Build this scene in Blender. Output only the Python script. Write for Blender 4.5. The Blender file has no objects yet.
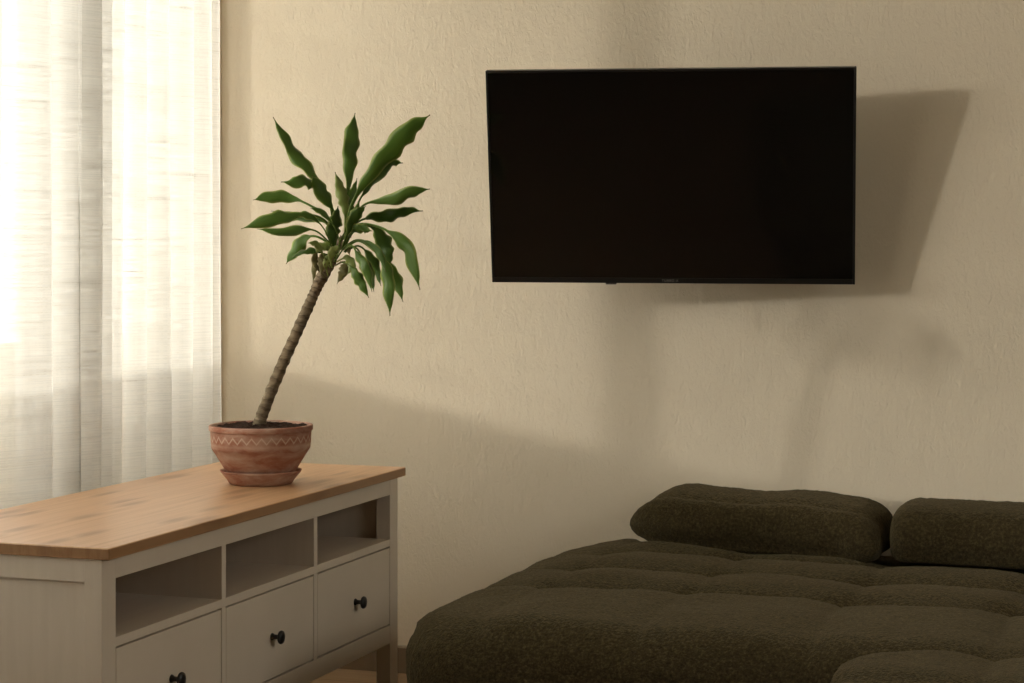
import bpy, bmesh, math, random
from mathutils import Vector, Matrix
from mathutils import noise as mnoise

random.seed(7)
C = bpy.context.scene.collection
SC = bpy.context.scene
PI = math.pi

# ------------------------------------------------------------------ helpers
def obj(name, bm, mat=None, parent=None, smooth=False, auto=None):
    me = bpy.data.meshes.new(name)
    bmesh.ops.recalc_face_normals(bm, faces=bm.faces[:])
    bm.to_mesh(me); bm.free()
    o = bpy.data.objects.new(name, me)
    C.objects.link(o)
    if mat is not None:
        for m in (mat if isinstance(mat, (list, tuple)) else [mat]):
            me.materials.append(m)
    if parent is not None:
        o.parent = parent
    if smooth:
        for p in me.polygons: p.use_smooth = True
    return o

def thing(name, label, cat, loc=(0, 0, 0), rotz=0.0, group=None):
    o = bpy.data.objects.new(name, None); C.objects.link(o)
    o.empty_display_size = .05
    o.location = loc; o.rotation_euler = (0, 0, rotz)
    o['label'] = label; o['category'] = cat
    if group: o['group'] = group
    return o

def tag(o, label, cat, group=None):
    o['label'] = label; o['category'] = cat
    if group: o['group'] = group
    return o

def box(bm, x0, x1, y0, y1, z0, z1, bev=0.0, seg=2):
    r = bmesh.ops.create_cube(bm, size=1)
    vs = r['verts']
    for v in vs:
        v.co = Vector(((x0 + x1) / 2 + v.co.x * (x1 - x0), (y0 + y1) / 2 + v.co.y * (y1 - y0), (z0 + z1) / 2 + v.co.z * (z1 - z0)))
    if bev > 0:
        es = list({e for v in vs for e in v.link_edges})
        bmesh.ops.bevel(bm, geom=es, offset=bev, segments=seg, affect='EDGES', profile=.5)

def boxes(*bs, bev=0.0, seg=2):
    bm = bmesh.new()
    for b in bs: box(bm, *b, bev=bev, seg=seg)
    return bm

def lathe(bm, prof, seg=64, cap0=True, cap1=True):
    rings = []
    for r, z in prof:
        rings.append([bm.verts.new((r * math.cos(2 * PI * i / seg), r * math.sin(2 * PI * i / seg), z)) for i in range(seg)])
    for a, b in zip(rings, rings[1:]):
        for i in range(seg):
            bm.faces.new((a[i], a[(i + 1) % seg], b[(i + 1) % seg], b[i]))
    if cap0: bm.faces.new(rings[0][::-1])
    if cap1: bm.faces.new(rings[-1])
    return rings

def catmull(P, n):
    P = [Vector(p) for p in P]
    Q = [P[0] * 2 - P[1]] + P + [P[-1] * 2 - P[-2]]
    out = []
    m = len(P) - 1
    for k in range(n + 1):
        t = k / n * m; i = min(int(t), m - 1); f = t - i
        a, b, c, d = Q[i], Q[i + 1], Q[i + 2], Q[i + 3]
        out.append(.5 * ((2 * b) + (c - a) * f + (2 * a - 5 * b + 4 * c - d) * f * f + (3 * b - a - 3 * c + d) * f ** 3))
    return out

# ------------------------------------------------------------------ materials
class M:
    def __init__(s, name):
        s.m = bpy.data.materials.new(name); s.m.use_nodes = True
        s.t = s.m.node_tree; s.n = s.t.nodes; s.l = s.t.links
        s.out = s.n['Material Output']; s.b = s.n['Principled BSDF']
    def node(s, typ, **kw):
        n = s.n.new(typ)
        for k, v in kw.items():
            if k.startswith('in_'):
                n.inputs[k[3:].replace('_', ' ')].default_value = v
            elif k.startswith('i') and k[1:].isdigit():
                n.inputs[int(k[1:])].default_value = v
            else:
                setattr(n, k, v)
        return n
    def link(s, a, b): s.l.new(a, b)
    def coords(s, scale=(1, 1, 1), kind='Object', rot=(0, 0, 0)):
        tc = s.node('ShaderNodeTexCoord'); mp = s.node('ShaderNodeMapping')
        mp.inputs['Scale'].default_value = scale; mp.inputs['Rotation'].default_value = rot
        s.link(tc.outputs[kind], mp.inputs['Vector']); return mp.outputs['Vector']
    def noise(s, vec, scale=5, detail=4, rough=.5, dist=0.0):
        n = s.node('ShaderNodeTexNoise'); n.inputs['Scale'].default_value = scale
        n.inputs['Detail'].default_value = detail; n.inputs['Roughness'].default_value = rough
        n.inputs['Distortion'].default_value = dist
        s.link(vec, n.inputs['Vector']); return n.outputs['Fac']
    def ramp(s, fac, stops):
        r = s.node('ShaderNodeValToRGB'); e = r.color_ramp.elements
        while len(e) < len(stops): e.new(.5)
        for k, (p, c) in enumerate(stops):
            e[k].position = p; e[k].color = c if len(c) == 4 else (*c, 1)
        s.link(fac, r.inputs['Fac']); return r.outputs['Color']
    def math(s, op, a, b=None, clamp=False):
        n = s.node('ShaderNodeMath', operation=op); n.use_clamp = clamp
        for i, v in enumerate((a, b)):
            if v is None: continue
            if isinstance(v, (int, float)): n.inputs[i].default_value = v
            else: s.link(v, n.inputs[i])
        return n.outputs[0]
    def mix(s, fac, a, b, mode='MIX'):
        n = s.node('ShaderNodeMix', data_type='RGBA', blend_type=mode)
        for i, v in ((0, fac), (6, a), (7, b)):
            if isinstance(v, (int, float)): n.inputs[i].default_value = v
            elif isinstance(v, tuple): n.inputs[i].default_value = v if len(v) == 4 else (*v, 1)
            else: s.link(v, n.inputs[i])
        return n.outputs[2]
    def bump(s, h, strength=.3, dist=.01, prev=None):
        b = s.node('ShaderNodeBump'); b.inputs['Strength'].default_value = strength; b.inputs['Distance'].default_value = dist
        s.link(h, b.inputs['Height'])
        if prev is not None: s.link(prev, b.inputs['Normal'])
        s.link(b.outputs['Normal'], s.b.inputs['Normal']); return b.outputs['Normal']
    def base(s, c, rough=.5, spec=.5):
        if isinstance(c, tuple): s.b.inputs['Base Color'].default_value = (*c, 1)
        else: s.link(c, s.b.inputs['Base Color'])
        s.b.inputs['Roughness'].default_value = rough
        s.b.inputs['Specular IOR Level'].default_value = spec

def simple(name, c, rough=.5, spec=.5, var=.06, scale=12):
    m = M(name)
    f = m.noise(m.coords(), scale, 3)
    lo = tuple(max(0, x * (1 - var)) for x in c); hi = tuple(min(1, x * (1 + var)) for x in c)
    m.base(m.ramp(f, [(.3, lo), (.7, hi)]), rough, spec)
    return m.m

def plaster(name, c, strength=.9):
    m = M(name)
    v = m.coords()
    f = m.noise(v, 2.2, 4)
    lo = tuple(x * .96 for x in c)
    m.base(m.ramp(f, [(.3, lo), (.7, c)]), .85, .25)
    big = m.noise(m.coords((1, 1, .55)), 30, 3, .55, .4)
    fine = m.noise(m.coords((1, 1, .5)), 95, 4, .6, .5)
    ridg = m.math('ABSOLUTE', m.math('SUBTRACT', fine, .5))
    n = m.bump(big, strength * .55, .010)
    n = m.bump(ridg, strength, .0085, n)
    return m.m

WALL = plaster('plaster_cream', (.80, .705, .555), .42)
CEIL = plaster('plaster_white', (.74, .68, .58), .2)
REAR = plaster('plaster_tan', (.09, .072, .055), .3)

def floor_mat():
    m = M('floor_wood')
    v = m.coords((1, 1, 1))
    br = m.node('ShaderNodeTexBrick'); br.offset = .4
    br.inputs['Scale'].default_value = 1; br.inputs['Brick Width'].default_value = 1.3; br.inputs['Row Height'].default_value = .16
    br.inputs['Mortar Size'].default_value = .003
    br.inputs['Color1'].default_value = (.24, .15, .08, 1); br.inputs['Color2'].default_value = (.32, .21, .12, 1); br.inputs['Mortar'].default_value = (.1, .06, .03, 1)
    m.link(v, br.inputs['Vector'])
    g = m.noise(m.coords((2, 30, 1)), 3, 4)
    m.base(m.mix(.3, br.outputs['Color'], m.ramp(g, [(.3, (.22, .13, .06)), (.7, (.5, .34, .19))])), .4)
    return m.m
FLOOR = floor_mat()

def pine_mat(name='pine_top', k=1.0):
    m = M(name)
    # boards about 9 cm wide running along Y
    co = m.node('ShaderNodeTexCoord'); sp = m.node('ShaderNodeSeparateXYZ'); m.link(co.outputs['Object'], sp.inputs[0])
    board = m.math('FLOOR', m.math('MULTIPLY', sp.outputs[0], 10.5))
    cb = m.node('ShaderNodeCombineXYZ'); m.link(m.math('MULTIPLY', board, 7.31), cb.inputs[0]); m.link(m.math('MULTIPLY', board, 3.7), cb.inputs[1])
    vm = m.node('ShaderNodeVectorMath', operation='ADD'); m.link(co.outputs['Object'], vm.inputs[0]); m.link(cb.outputs[0], vm.inputs[1])
    def mapped(scale):
        mp = m.node('ShaderNodeMapping'); mp.inputs['Scale'].default_value = scale; m.link(vm.outputs[0], mp.inputs['Vector']); return mp.outputs['Vector']
    # knots stretched along the grain
    vo = m.node('ShaderNodeTexVoronoi'); vo.voronoi_dimensions = '2D'; vo.inputs['Scale'].default_value = 1; vo.inputs['Randomness'].default_value = 1
    _k = mapped((10.5, 3.0, 2)); m.link(_k, vo.inputs['Vector'])
    knot = m.ramp(vo.outputs['Distance'], [(.05, (1, 1, 1)), (.22, (0, 0, 0))])
    gr = m.noise(mapped((60, 1.6, 20)), 1, 5, .6, 1.6)
    tone = m.noise(mapped((3, .5, 1)), 1, 2)
    c = m.ramp(gr, [(.25, (.44, .245, .120)), (.55, (.585, .355, .195)), (.8, (.65, .415, .245))])
    c = m.mix(m.math('MULTIPLY', tone, .45), c, (.62, .35, .17))
    c = m.mix(m.math('MULTIPLY', knot, .62), c, (.27, .125, .055))
    if k < 1: c = m.mix(1.0, c, (k, k * .92, k * .80), 'MULTIPLY')
    m.base(c, .38, .45)
    m.bump(gr, .05, .002)
    return m.m
PINE = pine_mat(); PINE_EDGE = pine_mat('pine_edge_stained', .62)

def painted_mat():
    m = M('white_stained_wood')
    g = m.noise(m.coords((30, 3, 3)), 2, 4)
    m.base(m.ramp(g, [(.3, (.68, .595, .49)), (.7, (.72, .635, .53))]), .42, .4)
    m.bump(g, .04, .002)
    return m.m
PAINT = painted_mat()
IRON = simple('black_iron', (.012, .010, .009), .38, .6)

def terracotta(name, zig=False):
    m = M(name)
    v = m.coords((1, 1, 2.5))
    f = m.noise(v, 14, 5, .65, .4)
    c = m.ramp(f, [(.30, (.25, .088, .050)), (.42, (.35, .155, .100)), (.56, (.44, .265, .195)), (.76, (.55, .43, .345))])
    if zig:
        co = m.node('ShaderNodeTexCoord'); sp = m.node('ShaderNodeSeparateXYZ'); m.link(co.outputs['Object'], sp.inputs[0])
        an = m.math('ARCTAN2', sp.outputs[1], sp.outputs[0])
        def wave(n, ph, amp, z0, th):
            t = m.math('ADD', m.math('MULTIPLY', an, n / (2 * PI)), ph)
            tri = m.math('MULTIPLY', m.math('SUBTRACT', m.math('PINGPONG', t, .5), .25), 4 * amp)
            d = m.math('ABSOLUTE', m.math('SUBTRACT', m.math('SUBTRACT', sp.outputs[2], z0), tri))
            return m.math('SUBTRACT', 1.0, m.math('DIVIDE', d, th), clamp=True)
        wob = m.math('MULTIPLY', m.math('SUBTRACT', m.noise(m.coords(), 30, 2), .5), .006)
        w1 = wave(32, .1, .0062, .0930, .0034); w2 = wave(32, .6, .0060, .0925, .0028)
        side = m.math('MULTIPLY', m.math('SUBTRACT', m.noise(m.coords(), 7, 1), .58), 14, clamp=True)
        w = m.math('MAXIMUM', w1, m.math('MULTIPLY', w2, side))
        w = m.math('MULTIPLY', w, m.math('ADD', .55, m.math('MULTIPLY', m.noise(m.coords(), 60, 2), .5)), clamp=True)
        c = m.mix(w, c, (.66, .52, .41))
        band = m.math('SUBTRACT', 1.0, m.math('DIVIDE', m.math('ABSOLUTE', m.math('SUBTRACT', sp.outputs[2], .080)), .006), clamp=True)
        c = m.mix(m.math('MULTIPLY', band, m.math('MULTIPLY', m.noise(m.coords(), 22, 3), .8)), c, (.58, .42, .32))
    m.base(c, .8, .25)
    m.bump(f, .15, .004)
    return m.m
TERRA = terracotta('terracotta_pot', True)
TERRA2 = terracotta('terracotta_saucer')

def soil_mat():
    m = M('potting_soil')
    f = m.noise(m.coords(), 90, 5, .7)
    m.base(m.ramp(f, [(.3, (.018, .010, .006)), (.7, (.075, .040, .025))]), .95, .1)
    m.bump(f, .8, .01)
    return m.m
SOIL = soil_mat()

def bark_mat():
    m = M('cane_bark')
    f = m.noise(m.coords((1, 1, 3)), 45, 4, .6)
    uv = m.node('ShaderNodeTexCoord'); sp = m.node('ShaderNodeSeparateXYZ'); m.link(uv.outputs['UV'], sp.inputs[0])
    w = m.math('FRACT', m.math('ADD', m.math('MULTIPLY', sp.outputs[0], 30), m.math('MULTIPLY', f, 1.4)))
    scar = m.ramp(w, [(.0, (1, 1, 1)), (.16, (.1, .1, .1)), (.8, (0, 0, 0)), (1, (1, 1, 1))])
    c = m.ramp(f, [(.3, (.155, .115, .070)), (.7, (.31, .245, .160))])
    c = m.mix(m.math('MULTIPLY', scar, .75), c, (.075, .050, .030))
    m.base(c, .85, .2)
    m.bump(w, .5, .004)
    return m.m
BARK = bark_mat()

def leaf_mat(name, dark, light, edge):
    m = M(name)
    uv = m.node('ShaderNodeTexCoord'); sp = m.node('ShaderNodeSeparateXYZ'); m.link(uv.outputs['UV'], sp.inputs[0])
    a = m.math('ABSOLUTE', m.math('SUBTRACT', sp.outputs[1], .5))     # 0 mid .. .5 edge
    st = m.noise(m.coords((1, 40, 1), 'UV'), 3, 3)
    pat = m.noise(m.coords(), 25, 2)
    c = m.mix(st, dark, light)
    c = m.mix(m.math('MULTIPLY', m.math('SUBTRACT', m.math('ADD', a, m.math('MULTIPLY', pat, .10)), .40), 7, clamp=True), c, edge)
    c = m.mix(m.math('MULTIPLY', m.math('SUBTRACT', sp.outputs[0], .965), 28, clamp=True), c, (.20, .10, .04))
    m.base(c, .42, .45)
    tr = m.node('ShaderNodeBsdfTranslucent'); m.link(c, tr.inputs['Color'])
    mx = m.node('ShaderNodeMixShader'); mx.inputs[0].default_value = .28
    m.link(m.b.outputs[0], mx.inputs[1]); m.link(tr.outputs[0], mx.inputs[2]); m.link(mx.outputs[0], m.out.inputs['Surface'])
    return m.m
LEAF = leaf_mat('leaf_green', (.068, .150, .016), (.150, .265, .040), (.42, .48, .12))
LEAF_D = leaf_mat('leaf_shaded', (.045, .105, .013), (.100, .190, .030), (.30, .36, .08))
LEAF_Y = leaf_mat('leaf_young', (.22, .30, .07), (.36, .42, .13), (.42, .46, .18))
LEAF_O = leaf_mat('leaf_old', (.16, .15, .05), (.30, .26, .10), (.36, .28, .14))

def boucle(name, c):
    m = M(name)
    v = m.coords()
    f = m.noise(v, 150, 4, .7)
    vo = m.node('ShaderNodeTexVoronoi'); vo.inputs['Scale'].default_value = 260; m.link(v, vo.inputs['Vector'])
    big = m.noise(v, 5, 3)
    hi = tuple(x * 2.3 for x in c); lo = tuple(x * .32 for x in c)
    col = m.ramp(f, [(.32, lo), (.52, c), (.72, hi)])
    col = m.mix(m.math('MULTIPLY', big, .35), col, tuple(x * .75 for x in c))
    m.base(col, .95, .1)
    m.b.inputs['Sheen Weight'].default_value = .15
    m.b.inputs['Sheen Roughness'].default_value = .5
    m.b.inputs['Sheen Tint'].default_value = (.75, .65, .42, 1)
    n = m.bump(vo.outputs['Distance'], .6, .004)
    m.bump(f, .6, .004, n)
    return m.m
BOUCLE = boucle('olive_boucle', (.055, .041, .018))

def sheer_mat():
    m = M('sheer_linen')
    nt = m.n; nt.remove(m.b)
    wv = m.noise(m.coords((1, 1.0, 110)), 4.0, 3, .6, .3)          # long horizontal slubs
    wt = m.noise(m.coords((10, 10, 420)), 1, 3, .6)
    vw = m.noise(m.coords((150, 150, 3)), 1, 2)
    s = m.math('ADD', m.math('MULTIPLY', wv, .6), m.math('ADD', m.math('MULTIPLY', wt, .25), m.math('MULTIPLY', vw, .15)))
    col = m.ramp(s, [(.34, (.42, .40, .365)), (.47, (.70, .685, .65)), (.62, (.78, .77, .745))])
    op = m.ramp(s, [(.38, (.90, .90, .90)), (.58, (.58, .58, .58))])
    tr = m.node('ShaderNodeBsdfTransparent')
    tl = m.node('ShaderNodeBsdfTranslucent'); m.link(col, tl.inputs['Color'])
    df = m.node('ShaderNodeBsdfDiffuse'); m.link(col, df.inputs['Color'])
    a = m.node('ShaderNodeMixShader'); a.inputs[0].default_value = .42
    m.link(tl.outputs[0], a.inputs[1]); m.link(df.outputs[0], a.inputs[2])
    b = m.node('ShaderNodeMixShader'); m.link(op, b.inputs[0])
    m.link(tr.outputs[0], b.inputs[1]); m.link(a.outputs[0], b.inputs[2])
    m.link(b.outputs[0], m.out.inputs['Surface'])
    return m.m
SHEER = sheer_mat()

def glass_mat():
    m = M('window_glass'); m.n.remove(m.b)
    tr = m.node('ShaderNodeBsdfTransparent'); tr.inputs[0].default_value = (.96, .97, .96, 1)
    gl = m.node('ShaderNodeBsdfGlossy'); gl.inputs['Roughness'].default_value = .02
    mx = m.node('ShaderNodeMixShader'); mx.inputs[0].default_value = .06
    m.link(tr.outputs[0], mx.inputs[1]); m.link(gl.outputs[0], mx.inputs[2]); m.link(mx.outputs[0], m.out.inputs['Surface'])
    return m.m
GLASS = glass_mat()
FRAMEW = simple('window_frame_white', (.75, .72, .66), .4)
SCREEN = simple('television_screen', (.0055, .0048, .004), .09, .5, .0)
PLAST = simple('television_plastic', (.010, .009, .008), .35, .5)
PLASTG = simple('grey_plastic', (.10, .085, .07), .5)
STEEL = simple('dark_steel', (.03, .03, .03), .4)
LOGO = simple('logo_silver', (.34, .32, .29), .4)
SKIRT = simple('baseboard_tan', (.22, .155, .095), .55)
SKIRT2 = simple('baseboard_cap', (.48, .39, .28), .5)

# ------------------------------------------------------------------ room
TX_ = -.86
XL, YW, XR, YB, ZC = -.695, 1.738, 2.95, -3.7, 2.55
def struct(name, bm, mat, parent=None):
    o = obj(name, bm, mat, parent)
    if parent is None: o['kind'] = 'structure'
    return o
struct('floor', boxes((TX_, XR + .2, YB - .2, YW + .2, -.1, 0)), FLOOR)
struct('ceiling', boxes((TX_, XR + .2, YB - .2, YW + .2, ZC, ZC + .1)), CEIL)
struct('wall_back', boxes((TX_, XR + .2, YW, YW + .2, 0, ZC)), WALL)
RY0, RY1, RZ0, RZ1 = -.70, .50, 1.0, 2.05      # unseen second window, added across the room for fill light
struct('wall_right', boxes((XR, XR + .2, YB, RY0, 0, ZC), (XR, XR + .2, RY1, YW, 0, ZC), (XR, XR + .2, RY0, RY1, 0, RZ0), (XR, XR + .2, RY0, RY1, RZ1, ZC)), WALL)
wr = thing('fill_window', '', '', (0, 0, 0)); del wr['label']; del wr['category']; wr['kind'] = 'structure'
_g = XR + .12; _m = (RY0 + RY1) / 2
obj('window_frame', boxes((_g - .03, _g + .03, RY0, RY1, RZ0, RZ0 + .05), (_g - .03, _g + .03, RY0, RY1, RZ1 - .05, RZ1), (_g - .03, _g + .03, RY0, RY0 + .05, RZ0 + .05, RZ1 - .05),
    (_g - .03, _g + .03, RY1 - .05, RY1, RZ0 + .05, RZ1 - .05), (_g - .03, _g + .03, _m - .04, _m + .04, RZ0 + .05, RZ1 - .05)), FRAMEW, wr)
for a, b in ((RY0 + .05, _m - .04), (_m + .04, RY1 - .05)):
    obj('window_pane', boxes((_g - .002, _g + .002, a, b, RZ0 + .05, RZ1 - .05)), GLASS, wr)
struct('wall_front', boxes((XL, XR, YB - .2, YB, 0, ZC)), REAR)
# left wall with the window opening
WY0, WY1, WZ0, WZ1 = -1.25, 1.665, .44, 2.30
TX = XL - .16
struct('wall_left', boxes((TX, XL, YB, WY0, 0, ZC), (TX, XL, WY1, YW, 0, ZC), (TX, XL, WY0, WY1, 0, WZ0), (TX, XL, WY0, WY1, WZ1, ZC)), WALL)
# window: frame, mullions, panes
GX = XL - .09
wf = thing('window_1', '', '', (0, 0, 0)); del wf['label']; del wf['category']; wf['kind'] = 'structure'
fw = .045
my = .66
obj('window_frame', boxes((GX - .03, GX + .03, WY0, WY1, WZ0, WZ0 + fw), (GX - .03, GX + .03, WY0, WY1, WZ1 - fw, WZ1),
    (GX - .03, GX + .03, WY0, WY0 + fw, WZ0 + fw, WZ1 - fw), (GX - .03, GX + .03, WY1 - fw, WY1, WZ0 + fw, WZ1 - fw),
    (GX - .03, GX + .03, .72 - .04, .72 + .04, WZ0 + fw, WZ1 - fw),
    *[(GX - .03, GX + .03, my - k - .05, my - k + .05, WZ0 + fw, WZ1 - fw) for k in (.9,)]), FRAMEW, wf)
for a, b in ((WY0 + fw, my - .95), (my - .85, .68), (.76, WY1 - fw)):
    obj('window_pane', boxes((GX - .002, GX + .002, a, b, WZ0 + fw, WZ1 - fw)), GLASS, wf)
# unseen parapet added outside so its top edge cuts the low sunlight
PX = -.93
struct('added_parapet', boxes((PX - .06, PX, -5.0, 3.2, -.1, .848)), WALL)
# baseboard on the TV wall
bb = struct('baseboard_back', boxes((XL, XR, YW - .012, YW, 0, .064), bev=.001), SKIRT)
cp = obj('baseboard_cap', boxes((XL, XR, YW - .0135, YW, .064, .069)), SKIRT2, bb)

# ------------------------------------------------------------------ curtain
def curtain(y_end, folds, xm, ph0, label, sd, tail=None):
    """One sheer panel hanging from the ceiling; folds = (length along the wall, depth) counted from its far edge."""
    bm = bmesh.new()
    pts = []
    y = y_end
    for L, A in folds:
        n = 28
        for i in range(n):
            t = i / n
            ph = 2 * PI * t
            xx = A * math.cos(ph + ph0) + .12 * A * math.cos(2 * ph + 1.3 * ph0 + L * 40)
            yy = y - L * t + .24 * L * math.cos(ph + ph0)
            pts.append((yy, xx))
        y -= L
    # a smooth handover between folds of different depth
    sm_ = []
    for i in range(len(pts)):
        q = pts[max(0, i - 2):i + 3]
        sm_.append((sum(p[0] for p in q) / len(q), sum(p[1] for p in q) / len(q)))
    pts = sm_
    if tail:            # the outermost flap curls back towards the wall
        a0 = Vector((pts[0][0], pts[0][1], 0)); b0 = Vector((tail[0], tail[1] - xm, 0))
        pts = [tuple(b0.lerp(a0, k / 8)[:2]) for k in range(8)] + pts
    NZ = 46
    Z0, Z1 = .012, 2.50
    rows = []
    N = len(pts)
    for j in range(NZ + 1):
        z = Z0 + (Z1 - Z0) * j / NZ
        row = []
        for i, (yy, xx) in enumerate(pts):
            sway = .010 * math.sin(i * .21 + z * 1.1 + sd) + .006 * math.sin(i * .083 - z * 1.9 + sd)
            amp = 1.0 - .16 * math.sin(z * .9 + i * .05 + sd)
            fade = min(1, i / 10, (N - 1 - i) / 10)
            row.append(bm.verts.new((xm + xx * amp, yy + sway * fade * .9, z)))
        rows.append(row)
    for a, b in zip(rows, rows[1:]):
        for i in range(N - 1):
            bm.faces.new((a[i], a[i + 1], b[i + 1], b[i]))
    o = obj('curtain', bm, SHEER, smooth=True)
    tag(o, label, 'curtain', 'sheer curtain panels at the window')
    return o
curtain(1.565, [(.085, .030), (.120, .036), (.095, .034), (.110, .030), (.105, .034), (.13, .036), (.13, .032)], -.634, .35,
        'off-white sheer curtain panel beside the wall corner, hanging behind the potted plant', .4, tail=(1.69, -.686))
curtain(.952, [(.105, .022), (.055, .018), (.205, .040), (.175, .040), (.19, .042), (.15, .038), (.20, .042), (.16, .04), (.19, .042), (.17, .04), (.20, .04), (.18, .04)] + [(.17 + .03 * math.sin(k * 2.3), .04) for k in range(3)], -.572, .9,
        'off-white sheer curtain panel overlapping in front of the other, behind the wood-topped sideboard', 2.1)

# ------------------------------------------------------------------ sideboard
def sideboard():
    t = thing('sideboard', 'white-painted low sideboard with pine top, three cubbies and three drawers with black knobs', 'sideboard', (0, 0, 0))
    W, L, H = .4559, 1.3039, .57
    tt = obj('table_top', boxes((-W, 0, 0, L, H - .0203, H), bev=.0022), [PINE, PINE_EDGE], t)
    for p in tt.data.polygons:
        if abs(p.normal.z) < .3: p.material_index = 1
    zt = H - .0203
    fx = -.0158; bx = -W + .012; ny = .004; fy = L - .0108
    lw, ld = .045, .034
    for (x0, x1) in ((fx - ld, fx), (bx, bx + ld)):
        for (y0, y1) in ((ny, ny + lw), (fy - lw, fy)):
            obj('leg', boxes((x0, x1, y0, y1, 0, zt), bev=.0012), PAINT, t)
    ia, ib = ny + lw, fy - lw
    zo, zs, zg, zd, zr = .5121, .4121, .3948, .2187, .1765
    obj('front_rail', boxes((fx - .018, fx - .0004, ia, ib, zo, zt), bev=.0008), PAINT, t)
    obj('bottom_rail', boxes((fx - .02, fx - .0004, ia, ib, zr, zd - .0015), bev=.0008), PAINT, t)
    obj('back_rail', boxes((bx + .001, bx + .02, ia, ib, zr, zd)), PAINT, t)
    for yy, s in ((ny, 1), (fy, -1)):
        a = yy + s * .0022; b = yy + s * .016
        obj('side_rail', boxes((bx + ld + .0012, fx - ld - .0012, min(a, b), max(a, b), zo - .002, zt), bev=.0006), PAINT, t)
        a = yy + s * .008; b = yy + s * .02
        obj('side_panel', boxes((bx + ld, fx - ld, min(a, b), max(a, b), zr + .01, zo - .002)), PAINT, t)
    obj('back_panel', boxes((bx + .006, bx + .012, ia - .0005, ib + .0005, zd, zt)), PAINT, t)
    obj('bottom_panel', boxes((bx + .012, fx - .02, ia, ib, zr + .02, zr + .034)), PAINT, t)
    obj('cubby_shelf', boxes((bx + .012, fx - .0006, ia, ib, zg + .0013, zs), bev=.0007), PAINT, t)
    dv = (.4415, .85)
    for y in dv:
        obj('divider', boxes((bx + .012, fx - .0002, y - .0083, y + .0083, zs, zo), (bx + .012, fx - .0002, y - .0083, y + .0083, zd - .0015, zg + .0013), bev=.0006), PAINT, t)
    ed = [ia] + [v for y in dv for v in (y - .0083, y + .0083)] + [ib]
    g = .0022
    for k in range(3):
        y0, y1 = ed[2 * k], ed[2 * k + 1]
        d = obj('drawer', boxes((fx - .018, fx - .0006, y0 + g, y1 - g, zd + g, zg - g), (bx + .03, fx - .018, y0 + .012, y1 - .012, zd + .006, zg - .03), bev=.0009), PAINT, t)
        bm = bmesh.new()
        prof = [(.0075, 0), (.0070, .002), (.0048, .005), (.0045, .012), (.0060, .0155), (.0125, .0175), (.0135, .0200), (.0125, .0230), (.008, .0250), (.002, .0256)]
        lathe(bm, prof, 32)
        bmesh.ops.rotate(bm, verts=bm.verts[:], cent=(0, 0, 0), matrix=Matrix.Rotation(PI / 2, 3, 'Y'))
        bmesh.ops.translate(bm, verts=bm.verts[:], vec=(fx - .0006, (y0 + y1) / 2, .303))
        kn = obj('knob', bm, IRON, d, smooth=True)
        kn['label'] = 'round black iron knob'
    return t
sideboard()

# ------------------------------------------------------------------ plant
CAM = Vector((1.7183, -2.8992, 1.07)); YAW = .3347; F = 1984.7; HZ = 248.14
FW = Vector((-math.sin(YAW), math.cos(YAW), 0)); RT = Vector((math.cos(YAW), math.sin(YAW), 0)); UP = Vector((0, 0, 1))
PB = Vector((-.1707, .9087, .57))        # where the pot stands
PD = 4.217
def plant_pt(u, v, off=0.0):
    """A point of the plant from measurements taken off the photograph: u to the right, v down, off = away from the viewer (m)."""
    d = PD + off
    return CAM + FW * d + RT * ((u - 512) / F * d) + UP * ((HZ - v) / F * d)

SAUCER_H = .0045
sm = bmesh.new()
lathe(sm, [(.060, 0), (.066, .0015), (.0715, .010), (.0845, .0255), (.0868, .0295), (.0845, .0300), (.080, .027), (.066, .008), (.060, SAUCER_H), (.02, SAUCER_H)], 72)
sa = obj('plant_saucer', sm, TERRA2, smooth=True); sa.location = PB
tag(sa, 'shallow terracotta saucer under the plant pot on the pine top', 'saucer')

pl = thing('potted_plant', 'leaning dracaena with long green leaves in a zigzag-patterned terracotta pot', 'plant', PB + Vector((0, 0, SAUCER_H + .0007)))
pm = bmesh.new()
z0 = SAUCER_H
def pz(z): return z - z0
lathe(pm, [(.052, 0.0), (.0595, .001), (.0640, pz(.012)), (.0785, pz(.034)), (.0955, pz(.062)), (.1030, pz(.0735)), (.1046, pz(.0760)), (.1048, pz(.0790)),
           (.1062, pz(.095)), (.1070, pz(.1105)), (.1072, pz(.1125)), (.1096, pz(.1135)), (.1102, pz(.1150)), (.1102, pz(.1225)), (.1090, pz(.1245)), (.1040, pz(.1250)),
           (.1015, pz(.1235)), (.1005, pz(.112)), (.096, pz(.080)), (.05, pz(.03))], 96)
pot = obj('pot', pm, TERRA, pl, smooth=True)
# soil: a lumpy disc a little below the rim
bm = bmesh.new()
R = 28; S = 72; rows = []
for i in range(R + 1):
    r = .0998 * (i / R)
    row = []
    for j in range(S if i else 1):
        a = 2 * PI * j / S
        p = Vector((r * math.cos(a), r * math.sin(a), 0))
        h = mnoise.noise(p * 45) * .006 + mnoise.noise(p * 120) * .004
        row.append(bm.verts.new((p.x, p.y, pz(.1195) + h + .005 * (1 - (i / R) ** 2) + (.003 if i > R * .7 else 0) * abs(mnoise.noise(p * 70)))))
    rows.append(row)
for j in range(S): bm.faces.new((rows[0][0], rows[1][j], rows[1][(j + 1) % S]))
for i in range(1, R):
    for j in range(S): bm.faces.new((rows[i][j], rows[i + 1][j], rows[i + 1][(j + 1) % S], rows[i][(j + 1) % S]))
obj('soil', bm, SOIL, pl, smooth=True)

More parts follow.
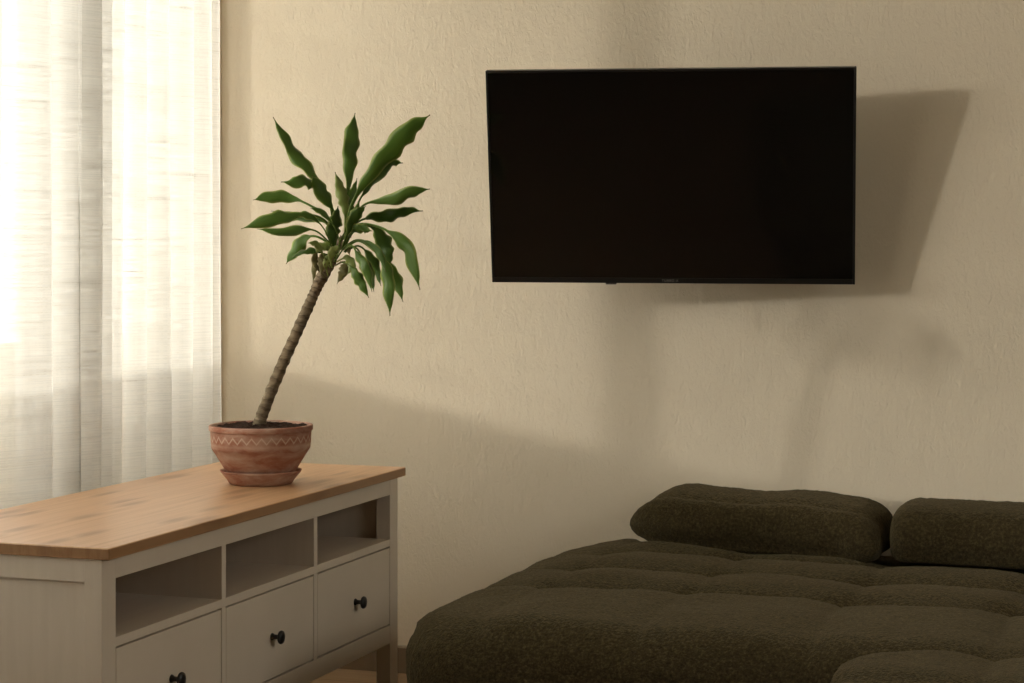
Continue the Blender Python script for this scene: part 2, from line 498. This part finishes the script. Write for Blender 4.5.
def tube(bm, P, rad, seg=16, jitter=0.0, rings=None):
    uvl = bm.loops.layers.uv.verify()
    n = len(P); R_ = []
    up = Vector((0, 1, 0))
    for i, p in enumerate(P):
        tg = (P[min(i + 1, n - 1)] - P[max(i - 1, 0)]).normalized()
        a = tg.cross(up).normalized(); b = tg.cross(a).normalized()
        r = rad(i / (n - 1))
        R_.append([bm.verts.new(p + (a * math.cos(2 * PI * k / seg) + b * math.sin(2 * PI * k / seg)) * r * (1 + jitter * mnoise.noise((p + a * math.cos(2 * PI * k / seg) * .05) * 60))) for k in range(seg)])
    for i in range(n - 1):
        for k in range(seg):
            f = bm.faces.new((R_[i][k], R_[i][(k + 1) % seg], R_[i + 1][(k + 1) % seg], R_[i + 1][k]))
            for lp, (s, q) in zip(f.loops, ((i, k), (i, k + 1), (i + 1, k + 1), (i + 1, k))):
                lp[uvl].uv = (s / (n - 1), q / seg)
    bm.faces.new(R_[0][::-1]); bm.faces.new(R_[-1])
bm = bmesh.new()
tp = catmull([plant_pt(259, 430), plant_pt(262, 415), plant_pt(277, 377), plant_pt(295, 336), plant_pt(310, 303), plant_pt(319, 283), plant_pt(332, 258), plant_pt(342, 236)], 160)
tp = [p - pl.location for p in tp]
def trad(t):
    r = .0164 - .0034 * min(1, t / .12) - .0024 * t
    if t > .68: r += .0022 * math.sin(PI * min(1, (t - .68) / .2))
    if t > .86: r *= 1 - .6 * (t - .86) / .14
    return r + .0007 * math.sin(t * 30 * 2 * PI)
tube(bm, tp, trad, 20, .10)
obj('trunk', bm, BARK, pl, smooth=True)

def leaf(pts, w, mat=LEAF, roll=0.0, fold=.25, wave=.10, stalk=.18, tipdroop=0.0, seed=0, peak=.45):
    """pts: spine from the cane to the tip (u, v, off); w: widest apparent width in photo pixels."""
    P = [plant_pt(*p) for p in pts]
    n = 46
    S_ = catmull(P, n)
    stalk = min(.55, stalk + .11)
    wid = .93 * w / F * PD / max(.35, math.cos(math.radians(roll)))
    rnd = random.Random(seed * 31 + 5)
    ph = rnd.random() * 6.28; fr = 2.3 + rnd.random() * 1.8
    bm = bmesh.new(); uvl = bm.loops.layers.uv.verify()
    cols = [-1, -.6, -.2, .2, .6, 1]
    cols = [-1, -.55, 0, .55, 1]
    rows = []
    for i, p in enumerate(S_):
        t = i / n
        tg = (S_[min(i + 1, n)] - S_[max(i - 1, 0)]).normalized()
        view = (p - CAM).normalized()
        a = tg.cross(view)
        if a.length < 1e-4: a = RT.copy()
        a.normalize()
        a = Matrix.Rotation(math.radians(roll), 3, tg) @ a
        nrm = a.cross(tg).normalized()
        # width profile: slim channelled stalk, broad blade, pointed tip
        if t < stalk: k = max(.15, .052 / F * 1000 * 2.2 / max(w, 1) * .0 + .17)
        else:
            q = (t - stalk) / (1 - stalk)
            k = .17 * (1 - q) + math.sin(PI * min(1, q) ** (math.log(.5) / math.log(peak))) ** 1.1 * (1 - .08 * q)
            k = min(k, 1.0)
            if q > .86: k = max(.045, k * ((1 - q) / .14) ** .8)
        half = wid / 2 * k
        row = []
        for c in cols:
            und = 1.25 * wave * wid * abs(c) ** 1.5 * math.sin(fr * 2 * PI * t + ph + (1.7 if c > 0 else 0)) * (k if t > stalk else 0)
            ed = 1 + (.11 * math.sin(fr * 1.7 * 2 * PI * t + ph * 2 + c) + .07 * math.sin(fr * 4.3 * PI * t + ph * 5 + 2.1 * c) if t > stalk else 0)
            row.append(bm.verts.new(p + a * (c * half * ed) + nrm * (fold * abs(c) * half * (1.6 if t < stalk else 1) + und) - pl.location))
        rows.append(row)
    m_ = len(cols) - 1
    for i in range(n):
        for j in range(m_):
            f = bm.faces.new((rows[i][j], rows[i][j + 1], rows[i + 1][j + 1], rows[i + 1][j]))
            for lp, (s, q) in zip(f.loops, ((i, j), (i, j + 1), (i + 1, j + 1), (i + 1, j))):
                lp[uvl].uv = (s / n, (cols[q] + 1) / 2)
    bmesh.ops.remove_doubles(bm, verts=bm.verts[:], dist=1e-6)
    o = obj('leaf', bm, mat, pl, smooth=True)
    md = o.modifiers.new('thick', 'SOLIDIFY'); md.thickness = .0009; md.offset = 0
    return o

LV = [
 # upright and upper leaves
 dict(pts=[(338,246,0),(333,214,.0),(322,186,.02),(302,162,.04),(286,139,.05),(273,117,.055)], w=13, roll=35, seed=1, stalk=.30, wave=.16, peak=.42),
 dict(pts=[(346,240,.0),(347,205,.02),(350,165,.04),(352,135,.05),(355,113,.055)], w=17, roll=15, seed=2, stalk=.22, wave=.12, peak=.5),
 dict(pts=[(346,240,.0),(351,208,-.02),(366,181,-.04),(393,148,-.07),(413,127,-.08),(430,115,-.085)], w=21, roll=10, seed=3, stalk=.16, wave=.06, peak=.55),
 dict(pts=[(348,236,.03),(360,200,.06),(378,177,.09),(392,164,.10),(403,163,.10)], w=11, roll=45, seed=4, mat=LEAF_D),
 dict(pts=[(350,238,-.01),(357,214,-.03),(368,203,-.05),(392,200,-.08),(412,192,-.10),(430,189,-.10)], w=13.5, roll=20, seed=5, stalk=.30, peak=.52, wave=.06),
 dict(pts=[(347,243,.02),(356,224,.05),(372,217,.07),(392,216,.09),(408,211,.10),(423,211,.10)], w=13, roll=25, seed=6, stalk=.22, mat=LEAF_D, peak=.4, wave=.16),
 # left side
 dict(pts=[(336,244,-.02),(330,205,-.05),(318,188,-.07),(306,181,-.09),(293,182,-.10),(281,182,-.10)], w=13, roll=30, seed=7, stalk=.32, wave=.18, peak=.35),
 dict(pts=[(337,240,.0),(334,213,-.04),(325,197,-.07),(317,184,-.08),(312,176,-.085)], w=15, roll=15, seed=8, stalk=.2, fold=.35),
 dict(pts=[(336,246,.0),(327,216,.0),(313,207,.0),(295,199,.02),(273,196,.02),(253,200,.02)], w=14, roll=15, seed=9, stalk=.42, wave=.07, peak=.55),
 dict(pts=[(336,248,-.02),(328,224,-.05),(312,215,-.08),(290,216,-.10),(268,220,-.11),(241,229,-.11)], w=15, roll=15, seed=10, stalk=.34, wave=.07, peak=.55),
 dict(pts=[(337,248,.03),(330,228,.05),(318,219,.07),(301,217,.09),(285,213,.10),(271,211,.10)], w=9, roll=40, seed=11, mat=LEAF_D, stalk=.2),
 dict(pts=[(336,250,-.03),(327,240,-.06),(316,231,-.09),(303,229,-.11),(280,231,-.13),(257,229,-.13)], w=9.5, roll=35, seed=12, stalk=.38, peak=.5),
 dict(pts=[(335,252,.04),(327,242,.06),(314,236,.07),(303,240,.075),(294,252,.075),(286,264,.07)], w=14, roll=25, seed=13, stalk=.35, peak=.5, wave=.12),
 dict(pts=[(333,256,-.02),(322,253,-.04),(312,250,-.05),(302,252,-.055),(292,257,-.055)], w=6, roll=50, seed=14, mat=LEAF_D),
 # drooping right side
 dict(pts=[(345,246,-.02),(356,226,-.05),(375,226,-.08),(395,236,-.10),(409,254,-.11),(420,290,-.11)], w=15, roll=30, seed=15, stalk=.40, peak=.55, wave=.14),
 dict(pts=[(345,249,-.02),(358,241,-.05),(372,249,-.08),(384,262,-.10),(388,285,-.11),(390,316,-.11)], w=14, roll=15, seed=16, stalk=.48, peak=.5),
 dict(pts=[(345,248,.02),(360,240,.05),(378,250,.08),(390,264,.09),(396,280,.10),(403,302,.10)], w=12, roll=15, seed=17, stalk=.45, peak=.55),
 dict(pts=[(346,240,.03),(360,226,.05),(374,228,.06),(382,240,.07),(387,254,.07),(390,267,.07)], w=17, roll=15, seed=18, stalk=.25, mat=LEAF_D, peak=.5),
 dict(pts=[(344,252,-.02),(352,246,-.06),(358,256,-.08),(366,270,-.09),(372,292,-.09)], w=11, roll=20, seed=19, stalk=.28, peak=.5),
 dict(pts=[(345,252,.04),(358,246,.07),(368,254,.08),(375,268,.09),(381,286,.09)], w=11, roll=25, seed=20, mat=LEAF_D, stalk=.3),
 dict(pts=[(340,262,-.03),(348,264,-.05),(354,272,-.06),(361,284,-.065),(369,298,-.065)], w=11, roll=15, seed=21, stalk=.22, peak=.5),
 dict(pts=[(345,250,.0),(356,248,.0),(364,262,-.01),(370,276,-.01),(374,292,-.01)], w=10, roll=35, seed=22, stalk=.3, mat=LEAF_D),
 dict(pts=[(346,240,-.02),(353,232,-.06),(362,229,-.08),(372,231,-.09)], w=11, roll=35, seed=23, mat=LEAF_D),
 # heart of the crown
 dict(pts=[(345,236,-.01),(345,208,-.015),(341,190,-.015),(335,172,-.02)], w=12, roll=10, seed=24, mat=LEAF_Y, stalk=.12, fold=.5),
 dict(pts=[(344,240,.01),(349,212,.02),(353,196,.03),(357,178,.03)], w=11, roll=30, seed=25, mat=LEAF, stalk=.12, fold=.5),
 dict(pts=[(336,262,-.03),(333,240,-.05),(336,222,-.06),(338,206,-.06)], w=15, roll=25, seed=26, mat=LEAF_D, stalk=.15, fold=.45),
 dict(pts=[(342,250,-.04),(349,230,-.07),(357,214,-.085),(366,206,-.09)], w=12, roll=20, seed=27, mat=LEAF_D, stalk=.15),
 dict(pts=[(334,262,-.04),(340,246,-.075),(334,226,-.09),(322,212,-.10),(310,208,-.105)], w=6, roll=20, seed=28, mat=LEAF, stalk=.5, fold=.5),
 dict(pts=[(332,266,-.03),(331,246,-.06),(322,226,-.08),(306,214,-.09),(292,216,-.095)], w=7, roll=30, seed=41, mat=LEAF, stalk=.45, fold=.4),
 dict(pts=[(334,264,.0),(341,240,-.03),(352,221,-.05),(360,200,-.06)], w=9, roll=30, seed=42, mat=LEAF, stalk=.35, fold=.4),
 dict(pts=[(336,260,-.05),(346,246,-.08),(360,240,-.10),(378,252,-.115),(386,272,-.12)], w=8, roll=30, seed=43, mat=LEAF_D, stalk=.45),
 dict(pts=[(330,268,-.03),(322,252,-.06),(316,244,-.07),(308,243,-.075)], w=7, roll=20, seed=44, mat=LEAF_Y, stalk=.2),
 dict(pts=[(332,268,-.04),(331,258,-.055),(334,250,-.06),(340,246,-.065)], w=9, roll=10, seed=45, mat=LEAF_Y, stalk=.1),
 dict(pts=[(325,278,-.02),(318,268,-.03),(315,258,-.035),(317,248,-.035)], w=8, roll=10, seed=46, mat=LEAF_O, stalk=.1),
 dict(pts=[(328,276,-.03),(326,266,-.04),(329,258,-.045),(333,252,-.045)], w=8, roll=10, seed=47, mat=LEAF_Y, stalk=.1),
 dict(pts=[(336,262,-.03),(346,258,-.05),(352,266,-.055),(347,275,-.055)], w=9, roll=10, seed=48, mat=LEAF_Y, stalk=.1),
 # old leaf bases and dry sheaths under the crown
 dict(pts=[(334,266,-.02),(344,262,-.04),(343,272,-.045),(337,284,-.045)], w=10, roll=10, seed=29, mat=LEAF_O, stalk=.2),
 dict(pts=[(328,272,.0),(320,262,-.02),(315,266,-.03),(313,283,-.03)], w=8, roll=15, seed=30, mat=LEAF_O, stalk=.15),
 dict(pts=[(330,268,-.02),(325,256,-.03),(322,262,-.04),(321,276,-.04)], w=10, roll=15, seed=31, mat=LEAF_O, stalk=.15),
 dict(pts=[(331,266,-.02),(329,250,-.045),(321,246,-.05),(315,254,-.05)], w=9, roll=15, seed=32, mat=LEAF_Y, stalk=.15),
 dict(pts=[(330,268,.02),(337,250,.02),(346,246,.02),(350,256,.02)], w=9, roll=15, seed=33, mat=LEAF_O, stalk=.15),
]
for d in LV: leaf(**d)

# ------------------------------------------------------------------ television
def television():
    a, pi_, ro = math.radians(10.23), math.radians(12.22), math.radians(-.21)
    w, h = .841, .499
    c = Vector((.565, 1.517, 1.232))
    n0 = Vector((math.sin(a), -math.cos(a), 0)); ex = Vector((math.cos(a), math.sin(a), 0))
    ez = math.cos(pi_) * UP + math.sin(pi_) * n0
    exr = math.cos(ro) * ex + math.sin(ro) * ez; ezr = math.cos(ro) * ez - math.sin(ro) * ex
    ey = ezr.cross(exr)        # points into the wall
    mw = Matrix(((exr.x, ey.x, ezr.x, c.x), (exr.y, ey.y, ezr.y, c.y), (exr.z, ey.z, ezr.z, c.z), (0, 0, 0, 1)))
    t = thing('flat_screen_tv', 'flat black television tilted down and out from the cream plaster wall', 'television')
    t.matrix_world = mw
    X, Z = w / 2, h / 2
    bz, bt = .0055, .0125
    obj('bezel', boxes((-X, -X + bz, 0, .022, -Z, Z), (X - bz, X, 0, .022, -Z, Z), (-X + bz, X - bz, 0, .022, Z - bz, Z), (-X + bz, X - bz, 0, .022, -Z, -Z + bt), bev=.0008), PLAST, t)
    obj('screen', boxes((-X + bz, X - bz, .0018, .010, -Z + bt, Z - bz)), SCREEN, t)
    bm = bmesh.new()
    box(bm, -X + .004, X - .004, .020, .032, -Z + .004, Z - .004, bev=.003)
    box(bm, -X + .16, X - .16, .030, .060, -Z + .03, Z - .12, bev=.008)
    obj('back_shell', bm, PLAST, t)
    s = obj('infrared_sensor', boxes((-.153, -.128, .004, .018, -Z - .0045, -Z + .001), bev=.001), PLASTG, t)
    s['label'] = 'small grey sensor tab under the lower bezel'
    cu = bpy.data.curves.new('logo', 'FONT'); cu.body = 'TURBO-X'; cu.size = .0078; cu.extrude = .0002; cu.align_x = 'CENTER'; cu.align_y = 'CENTER'
    cu.space_character = 1.2
    tmp = bpy.data.objects.new('logo_text', cu); C.objects.link(tmp); bpy.context.view_layer.update()
    lm = bpy.data.meshes.new_from_object(tmp); bpy.data.objects.remove(tmp); bpy.data.curves.remove(cu)
    lg = bpy.data.objects.new('logo', lm); C.objects.link(lg); lg.parent = t
    lg.location = (-.002, -.0004, -Z + bt * .52); lg.rotation_euler = (PI / 2, 0, 0)
    lm.materials.clear(); lm.materials.append(LOGO)
    lg['label'] = 'small silver brand lettering'
    # wall mount behind: plate on the wall, arm, head
    m = thing('tv_mount', 'black steel wall mount behind the television', 'wall mount', (.60, YW, 1.22))
    obj('wall_plate', boxes((-.05, .05, -.012, 0, -.11, .11), bev=.002), STEEL, m)
    bm = bmesh.new()
    tgt = mw @ Vector((.0, .070, -.02)) - Vector((.60, YW, 1.22))
    tube(bm, [Vector((0, -.0125, 0)), Vector((0, -.0125, 0)).lerp(tgt, .5), tgt], lambda q: .012, 16)
    obj('arm', bm, STEEL, m, smooth=False)
    return t
television()

# ------------------------------------------------------------------ sofa modules
def rounded_body(x0, x1, y0, y1, z0, z1, r, step, tuft, rp=None):
    """Upholstered block: a rounded box, finely divided, its top shaped by tuft(x, y)."""
    rp = rp or r
    bm = bmesh.new()
    cx, cy, cz = (x0 + x1) / 2, (y0 + y1) / 2, (z0 + z1) / 2
    hx, hy, hz = (x1 - x0) / 2, (y1 - y0) / 2, (z1 - z0) / 2
    def lin(h):
        n = max(2, int(2 * h / step)); return [-h + 2 * h * i / n for i in range(n + 1)]
    xs, ys, zs = lin(hx), lin(hy), lin(hz)
    cache = {}
    def vert(p):
        k = (round(p[0], 5), round(p[1], 5), round(p[2], 5))
        if k not in cache: cache[k] = bm.verts.new(p)
        return cache[k]
    def face(A, B, fn):
        for i in range(len(A) - 1):
            for j in range(len(B) - 1):
                bm.faces.new([vert(fn(A[i], B[j])), vert(fn(A[i + 1], B[j])), vert(fn(A[i + 1], B[j + 1])), vert(fn(A[i], B[j + 1]))])
    face(xs, ys, lambda a, b: (a, b, hz)); face(xs, ys, lambda a, b: (a, b, -hz))
    face(xs, zs, lambda a, b: (a, -hy, b)); face(xs, zs, lambda a, b: (a, hy, b))
    face(ys, zs, lambda a, b: (-hx, a, b)); face(ys, zs, lambda a, b: (hx, a, b))
    for v in bm.verts:
        p = v.co.copy()
        # round in plan with radius rp, then over the top with radius r
        qx = max(-hx + rp, min(hx - rp, p.x)); qy = max(-hy + rp, min(hy - rp, p.y))
        d = Vector((p.x - qx, p.y - qy, 0))
        if d.length > 1e-9:
            m = max(abs(d.x), abs(d.y)); d = d.normalized() * m
        px, py = qx + d.x, qy + d.y
        # distance inside the plan outline
        rad = d.length if d.length > 0 else 0
        edge = rp - rad
        e2 = min(edge, hx - abs(px), hy - abs(py)) if rad == 0 else edge
        top = p.z >= hz - 1e-6
        pz_ = p.z
        nrm = d.normalized() if d.length > 1e-9 else Vector((0, 0, 0))
        # over-the-top rounding
        if p.z > hz - r:
            if top:
                if e2 < r:
                    ang = (1 - e2 / r) * PI / 4
                    pz_ = hz - r + r * math.cos(ang); ins = r - r * math.sin(ang)
                    sh = ins - e2
                    px -= nrm.x * sh; py -= nrm.y * sh
            else:
                ang = PI / 4 + (1 - (p.z - (hz - r)) / r) * PI / 4
                pz_ = hz - r + r * math.cos(ang); ins = r - r * math.sin(ang)
                px -= nrm.x * ins; py -= nrm.y * ins
        v.co = Vector((px + cx, py + cy, pz_ + cz))
    bm.normal_update()
    upd = []
    for v in bm.verts:
        wgt = max(0.0, v.normal.z) if v.co.z > cz else 0
        side = 1 - abs(v.normal.z)
        dz = tuft(v.co.x, v.co.y)
        n = mnoise.noise(v.co * 9) * .004 + mnoise.noise(v.co * 60) * .0012 + mnoise.noise(v.co * 170) * .0010
        upd.append(v.co + Vector((0, 0, dz * min(1, wgt * 1.25))) + v.normal * (n * (1 if v.co.z > z0 + .05 else 0) + (.006 * side if v.co.z > z0 + .06 else 0)))
    for v, p in zip(bm.verts, upd): v.co = p
    return bm

def pad(d, half, h, p):
    u = min(1.0, abs(d) / half)
    return -h * (1 - u) ** p
def sofa_tuft(x, y):
    cols = [.46, .76, 1.075, 1.385, 1.70, 2.01, 2.32]
    rows = [.945, 1.185, 1.41]
    wob = .012 * mnoise.noise(Vector((x * 3.5, y * 3.5, 3)))
    dz = 0.0
    d = min((y - yr - .013 * math.sin(x * 10 + yr * 5) + wob for yr in rows), key=abs)
    dz += pad(d, .115, .031, 2.3) + pad(d, .018, .006, 1.5)
    dd = min((x - xc - wob for xc in cols), key=abs)
    nb = min(abs(y - yr) for yr in rows)
    dz += pad(dd, .11, .008, 2.5) + pad(dd, .010, .003, 1.5)
    for yr in rows:
        for xc in cols:
            dq = math.hypot((x - xc - wob), (y - yr))
            if dq < .15: dz += -.023 * math.exp(-(dq / .040) ** 2)
    dz += .006 * mnoise.noise(Vector((x * 5, y * 5, 9)))
    end = max(0.0, 1 - (x - .262) / .26)
    q = max(0.0, min(1.0, (y - 1.44 + .10 * (x - .9)) / .07)) * max(0.0, min(1.0, (x - .43) / .09)); q = q * q * (3 - 2 * q)      # pressed down under the cushions
    return dz * (1 - .8 * min(1, end * 1.4)) * (1 - q) + .010 - .036 * q

bm = rounded_body(.262, 2.45, .49, 1.70, 0.0, .392, .075, .0085, sofa_tuft, .20)
for v in bm.verts:        # the padding slopes off towards the free end and the front
    x, y = v.co.x, v.co.y
    end = max(0.0, 1 - (x - .262) / .28); frt = max(0.0, 1 - (y - .49) / .18); bck = max(0.0, 1 - (1.70 - y) / .3)
    v.co.z -= (.042 * end ** 1.6 + .014 * frt ** 2 + .022 * bck * end) * max(0, v.co.z / .392) ** 1.5
so = obj('sofa', bm, BOUCLE, smooth=True)
tag(so, 'wide low tufted sofa in dark olive boucle against the plaster wall, under the television', 'sofa')

def ott_tuft(x, y):
    dz = 0.0
    def groove(d, w, dep): return -dep * math.exp(-(d / w) ** 2)
    for xc in (1.40, 1.70, 2.0): dz += groove(x - xc, .035, .008) + groove(x - xc, .008, .0035)
    for yr in (.16, -.1, -.35): dz += groove(y - yr, .04, .017)
    return dz + .003
bm = rounded_body(1.145, 2.20, -1.30, .435, 0.0, .413, .075, .0095, ott_tuft, .17)
ot = obj('ottoman', bm, BOUCLE, smooth=True)
tag(ot, 'rounded olive boucle ottoman standing in front of the sofa, cut by the frame edge', 'ottoman')

def cushion(name, L, prof, endL, endR, nx=150, ns=88, wav=None, anchor=(.0, .040)):
    """Soft block lofted along X: prof = closed section in (y, z); endL / endR = (length, power) of the closing ends."""
    bm = bmesh.new()
    P = [Vector((p[0], p[1], 0)) for p in prof]
    loop = P + [P[0]]
    # closed catmull through the section
    sec = []
    m = len(P)
    for k in range(ns):
        t = k / ns * m; i = int(t); f = t - i
        a, b, c, d = P[(i - 1) % m], P[i % m], P[(i + 1) % m], P[(i + 2) % m]
        sec.append(.5 * ((2 * b) + (c - a) * f + (2 * a - 5 * b + 4 * c - d) * f * f + (3 * b - a - 3 * c + d) * f ** 3))
    rows = []
    for i in range(nx + 1):
        # denser near the ends
        s = i / nx; s = .5 - .5 * math.cos(PI * s)
        x = s * L
        kl = 1.0
        if x < endL[0]: kl = (1 - (1 - x / endL[0]) ** endL[1]) ** (1 / endL[1])
        kr = 1.0
        if L - x < endR[0]: kr = (1 - (1 - (L - x) / endR[0]) ** endR[1]) ** (1 / endR[1])
        k = max(.004, min(kl, kr))
        row = []
        for q in sec:
            y = anchor[0] + (q.x - anchor[0]) * (.30 + .70 * k) * (1 if k > .01 else .1); z = anchor[1] + (q.y - anchor[1]) * k
            p = Vector((x, y, z))
            if wav: p += wav(p, s)
            p += Vector((0, mnoise.noise(Vector((x, y, z)) * 55), mnoise.noise(Vector((x + 7, y, z)) * 55))) * .0016
            p += Vector((0, mnoise.noise(Vector((x, y, z + 3)) * 150), mnoise.noise(Vector((x + 7, y, z + 3)) * 150))) * .0012
            p.z = max(p.z, 0.0)
            row.append(bm.verts.new(p))
        rows.append(row)
    for a, b in zip(rows, rows[1:]):
        for j in range(ns): bm.faces.new((a[j], a[(j + 1) % ns], b[(j + 1) % ns], b[j]))
    bm.faces.new(rows[0][::-1]); bm.faces.new(rows[-1])
    return bm
def wav1(p, s):
    h = max(0, p.z - .07) / .07
    dz = (.007 * math.sin(s * 9.0 + .6) + .0015 * math.sin(s * 21)) * h
    dz += (-.020 * max(0, s - .62) / .38) * h + .004 * h * math.sin(s * PI)
    return Vector((0, .006 * math.sin(s * 13) * (1 - h * .3), dz))
prof1 = [(-.075, .0), (-.098, .022), (-.110, .055), (-.108, .092), (-.098, .110), (-.082, .114), (-.066, .103), (-.048, .106), (-.02, .120), (.03, .129), (.07, .128), (.105, .112), (.118, .075), (.105, .025), (.07, .0)]
bm = cushion('c', .608, prof1, (.13, 1.7), (.075, 2.3), wav=wav1)
for v in bm.verts:      # puckered lower front corner at the right end
    d = (v.co - Vector((.588, -.085, .035))).length
    if d < .075:
        q = (1 - d / .075) ** 1.3
        v.co += Vector((.022, -.040, -.010)) * q
cu1 = obj('sofa_cushion', bm, BOUCLE, smooth=True)
cu1.location = (.458, 1.612, .382); cu1.rotation_euler = (0, 0, math.radians(-7))
tag(cu1, 'loose slumped olive boucle cushion with pointed left end lying on the sofa', 'cushion')

prof2 = [(-.09, .0), (-.118, .025), (-.125, .065), (-.115, .100), (-.088, .120), (-.04, .127), (.03, .127), (.09, .118), (.12, .09), (.125, .05), (.115, .015), (.08, .0)]
bm = cushion('b', 1.25, prof2, (.060, 3.0), (.085, 2.6), nx=220)
cu2 = obj('bolster_cushion', bm, BOUCLE, smooth=True)
cu2.location = (1.074, 1.545, .386); cu2.rotation_euler = (0, 0, math.radians(-2))
tag(cu2, 'long straight olive boucle bolster along the sofa back, behind the ottoman', 'cushion')

# ------------------------------------------------------------------ light
spread_sun_lamp = bpy.data.lights.new('spread_sun_lamp', 'AREA'); spread_sun_lamp.shape = 'RECTANGLE'; spread_sun_lamp.energy = 1050; spread_sun_lamp.size = 5.2; spread_sun_lamp.size_y = .55; spread_sun_lamp.color = (1, .94, .85)  # added wide strip lamp, imitates sunlight the curtain spreads sideways
so_ = bpy.data.objects.new('spread_sun_lamp', spread_sun_lamp); C.objects.link(so_)
sd = Vector((math.cos(math.radians(31)), math.sin(math.radians(31)), -.148)).normalized()
so_.rotation_euler = sd.to_track_quat('-Z', 'Y').to_euler(); so_.location = Vector((-.7, .5, 1.45)) - sd * 12

s2 = bpy.data.lights.new('low_sun', 'SUN'); s2.energy = 1.9; s2.angle = math.radians(2.3); s2.color = (1, .93, .84)
s2o = bpy.data.objects.new('low_sun', s2); C.objects.link(s2o); s2o.location = (-3, -2, 3)
s2o.rotation_euler = Vector((1, .85, -.212)).to_track_quat('-Z', 'Y').to_euler()
w = bpy.data.worlds.new('world'); SC.world = w; w.use_nodes = True
bg = w.node_tree.nodes['Background']
_t = w.node_tree
tcw = _t.nodes.new('ShaderNodeTexCoord'); spw = _t.nodes.new('ShaderNodeSeparateXYZ'); rw = _t.nodes.new('ShaderNodeValToRGB')
_t.links.new(tcw.outputs['Generated'], spw.inputs[0]); _t.links.new(spw.outputs[2], rw.inputs['Fac']); _t.links.new(rw.outputs['Color'], bg.inputs[0])
# sky dimmed near the horizon in place of unseen houses, bright haze above
e_ = rw.color_ramp.elements
e_[0].position = .12; e_[0].color = (.26, .24, .21, 1); e_[1].position = .34; e_[1].color = (1.0, .95, .87, 1)
bg.inputs[1].default_value = 6.5
pt = bpy.data.lights.new('window_portal', 'AREA'); pt.shape = 'RECTANGLE'; pt.size = WZ1 - WZ0; pt.size_y = WY1 - WY0
pt.cycles.is_portal = True
po = bpy.data.objects.new('window_portal', pt); C.objects.link(po); po.location = (TX_ + .01, (WY0 + WY1) / 2, (WZ0 + WZ1) / 2)
po.rotation_euler = Vector((1, 0, 0)).to_track_quat('-Z', 'Y').to_euler()

p2 = bpy.data.lights.new('window_portal', 'AREA'); p2.shape = 'RECTANGLE'; p2.size = RZ1 - RZ0; p2.size_y = RY1 - RY0
p2.cycles.is_portal = True
p2o = bpy.data.objects.new('window_portal', p2); C.objects.link(p2o); p2o.location = (XR + .19, (RY0 + RY1) / 2, (RZ0 + RZ1) / 2)
p2o.rotation_euler = Vector((-1, 0, 0)).to_track_quat('-Z', 'Y').to_euler()

# ------------------------------------------------------------------ camera
cam = bpy.data.cameras.new('camera'); co = bpy.data.objects.new('camera', cam); C.objects.link(co)
co.location = CAM; co.rotation_euler = (PI / 2, 0, YAW)
cam.sensor_fit = 'HORIZONTAL'; cam.sensor_width = 36; cam.lens = F / 1024 * 36
cam.shift_y = (HZ - 341.5) / 1024
cam.clip_start = .05
SC.camera = co
vs = SC.view_settings
vs.view_transform = 'Standard'; vs.look = 'None'; vs.gamma = 1; vs.exposure = 0.22; vs.use_curve_mapping = False
SC.cycles.use_denoising = True
SC.cycles.max_bounces = 10; SC.cycles.diffuse_bounces = 6; SC.cycles.transparent_max_bounces = 24
SC.cycles.sample_clamp_indirect = 8
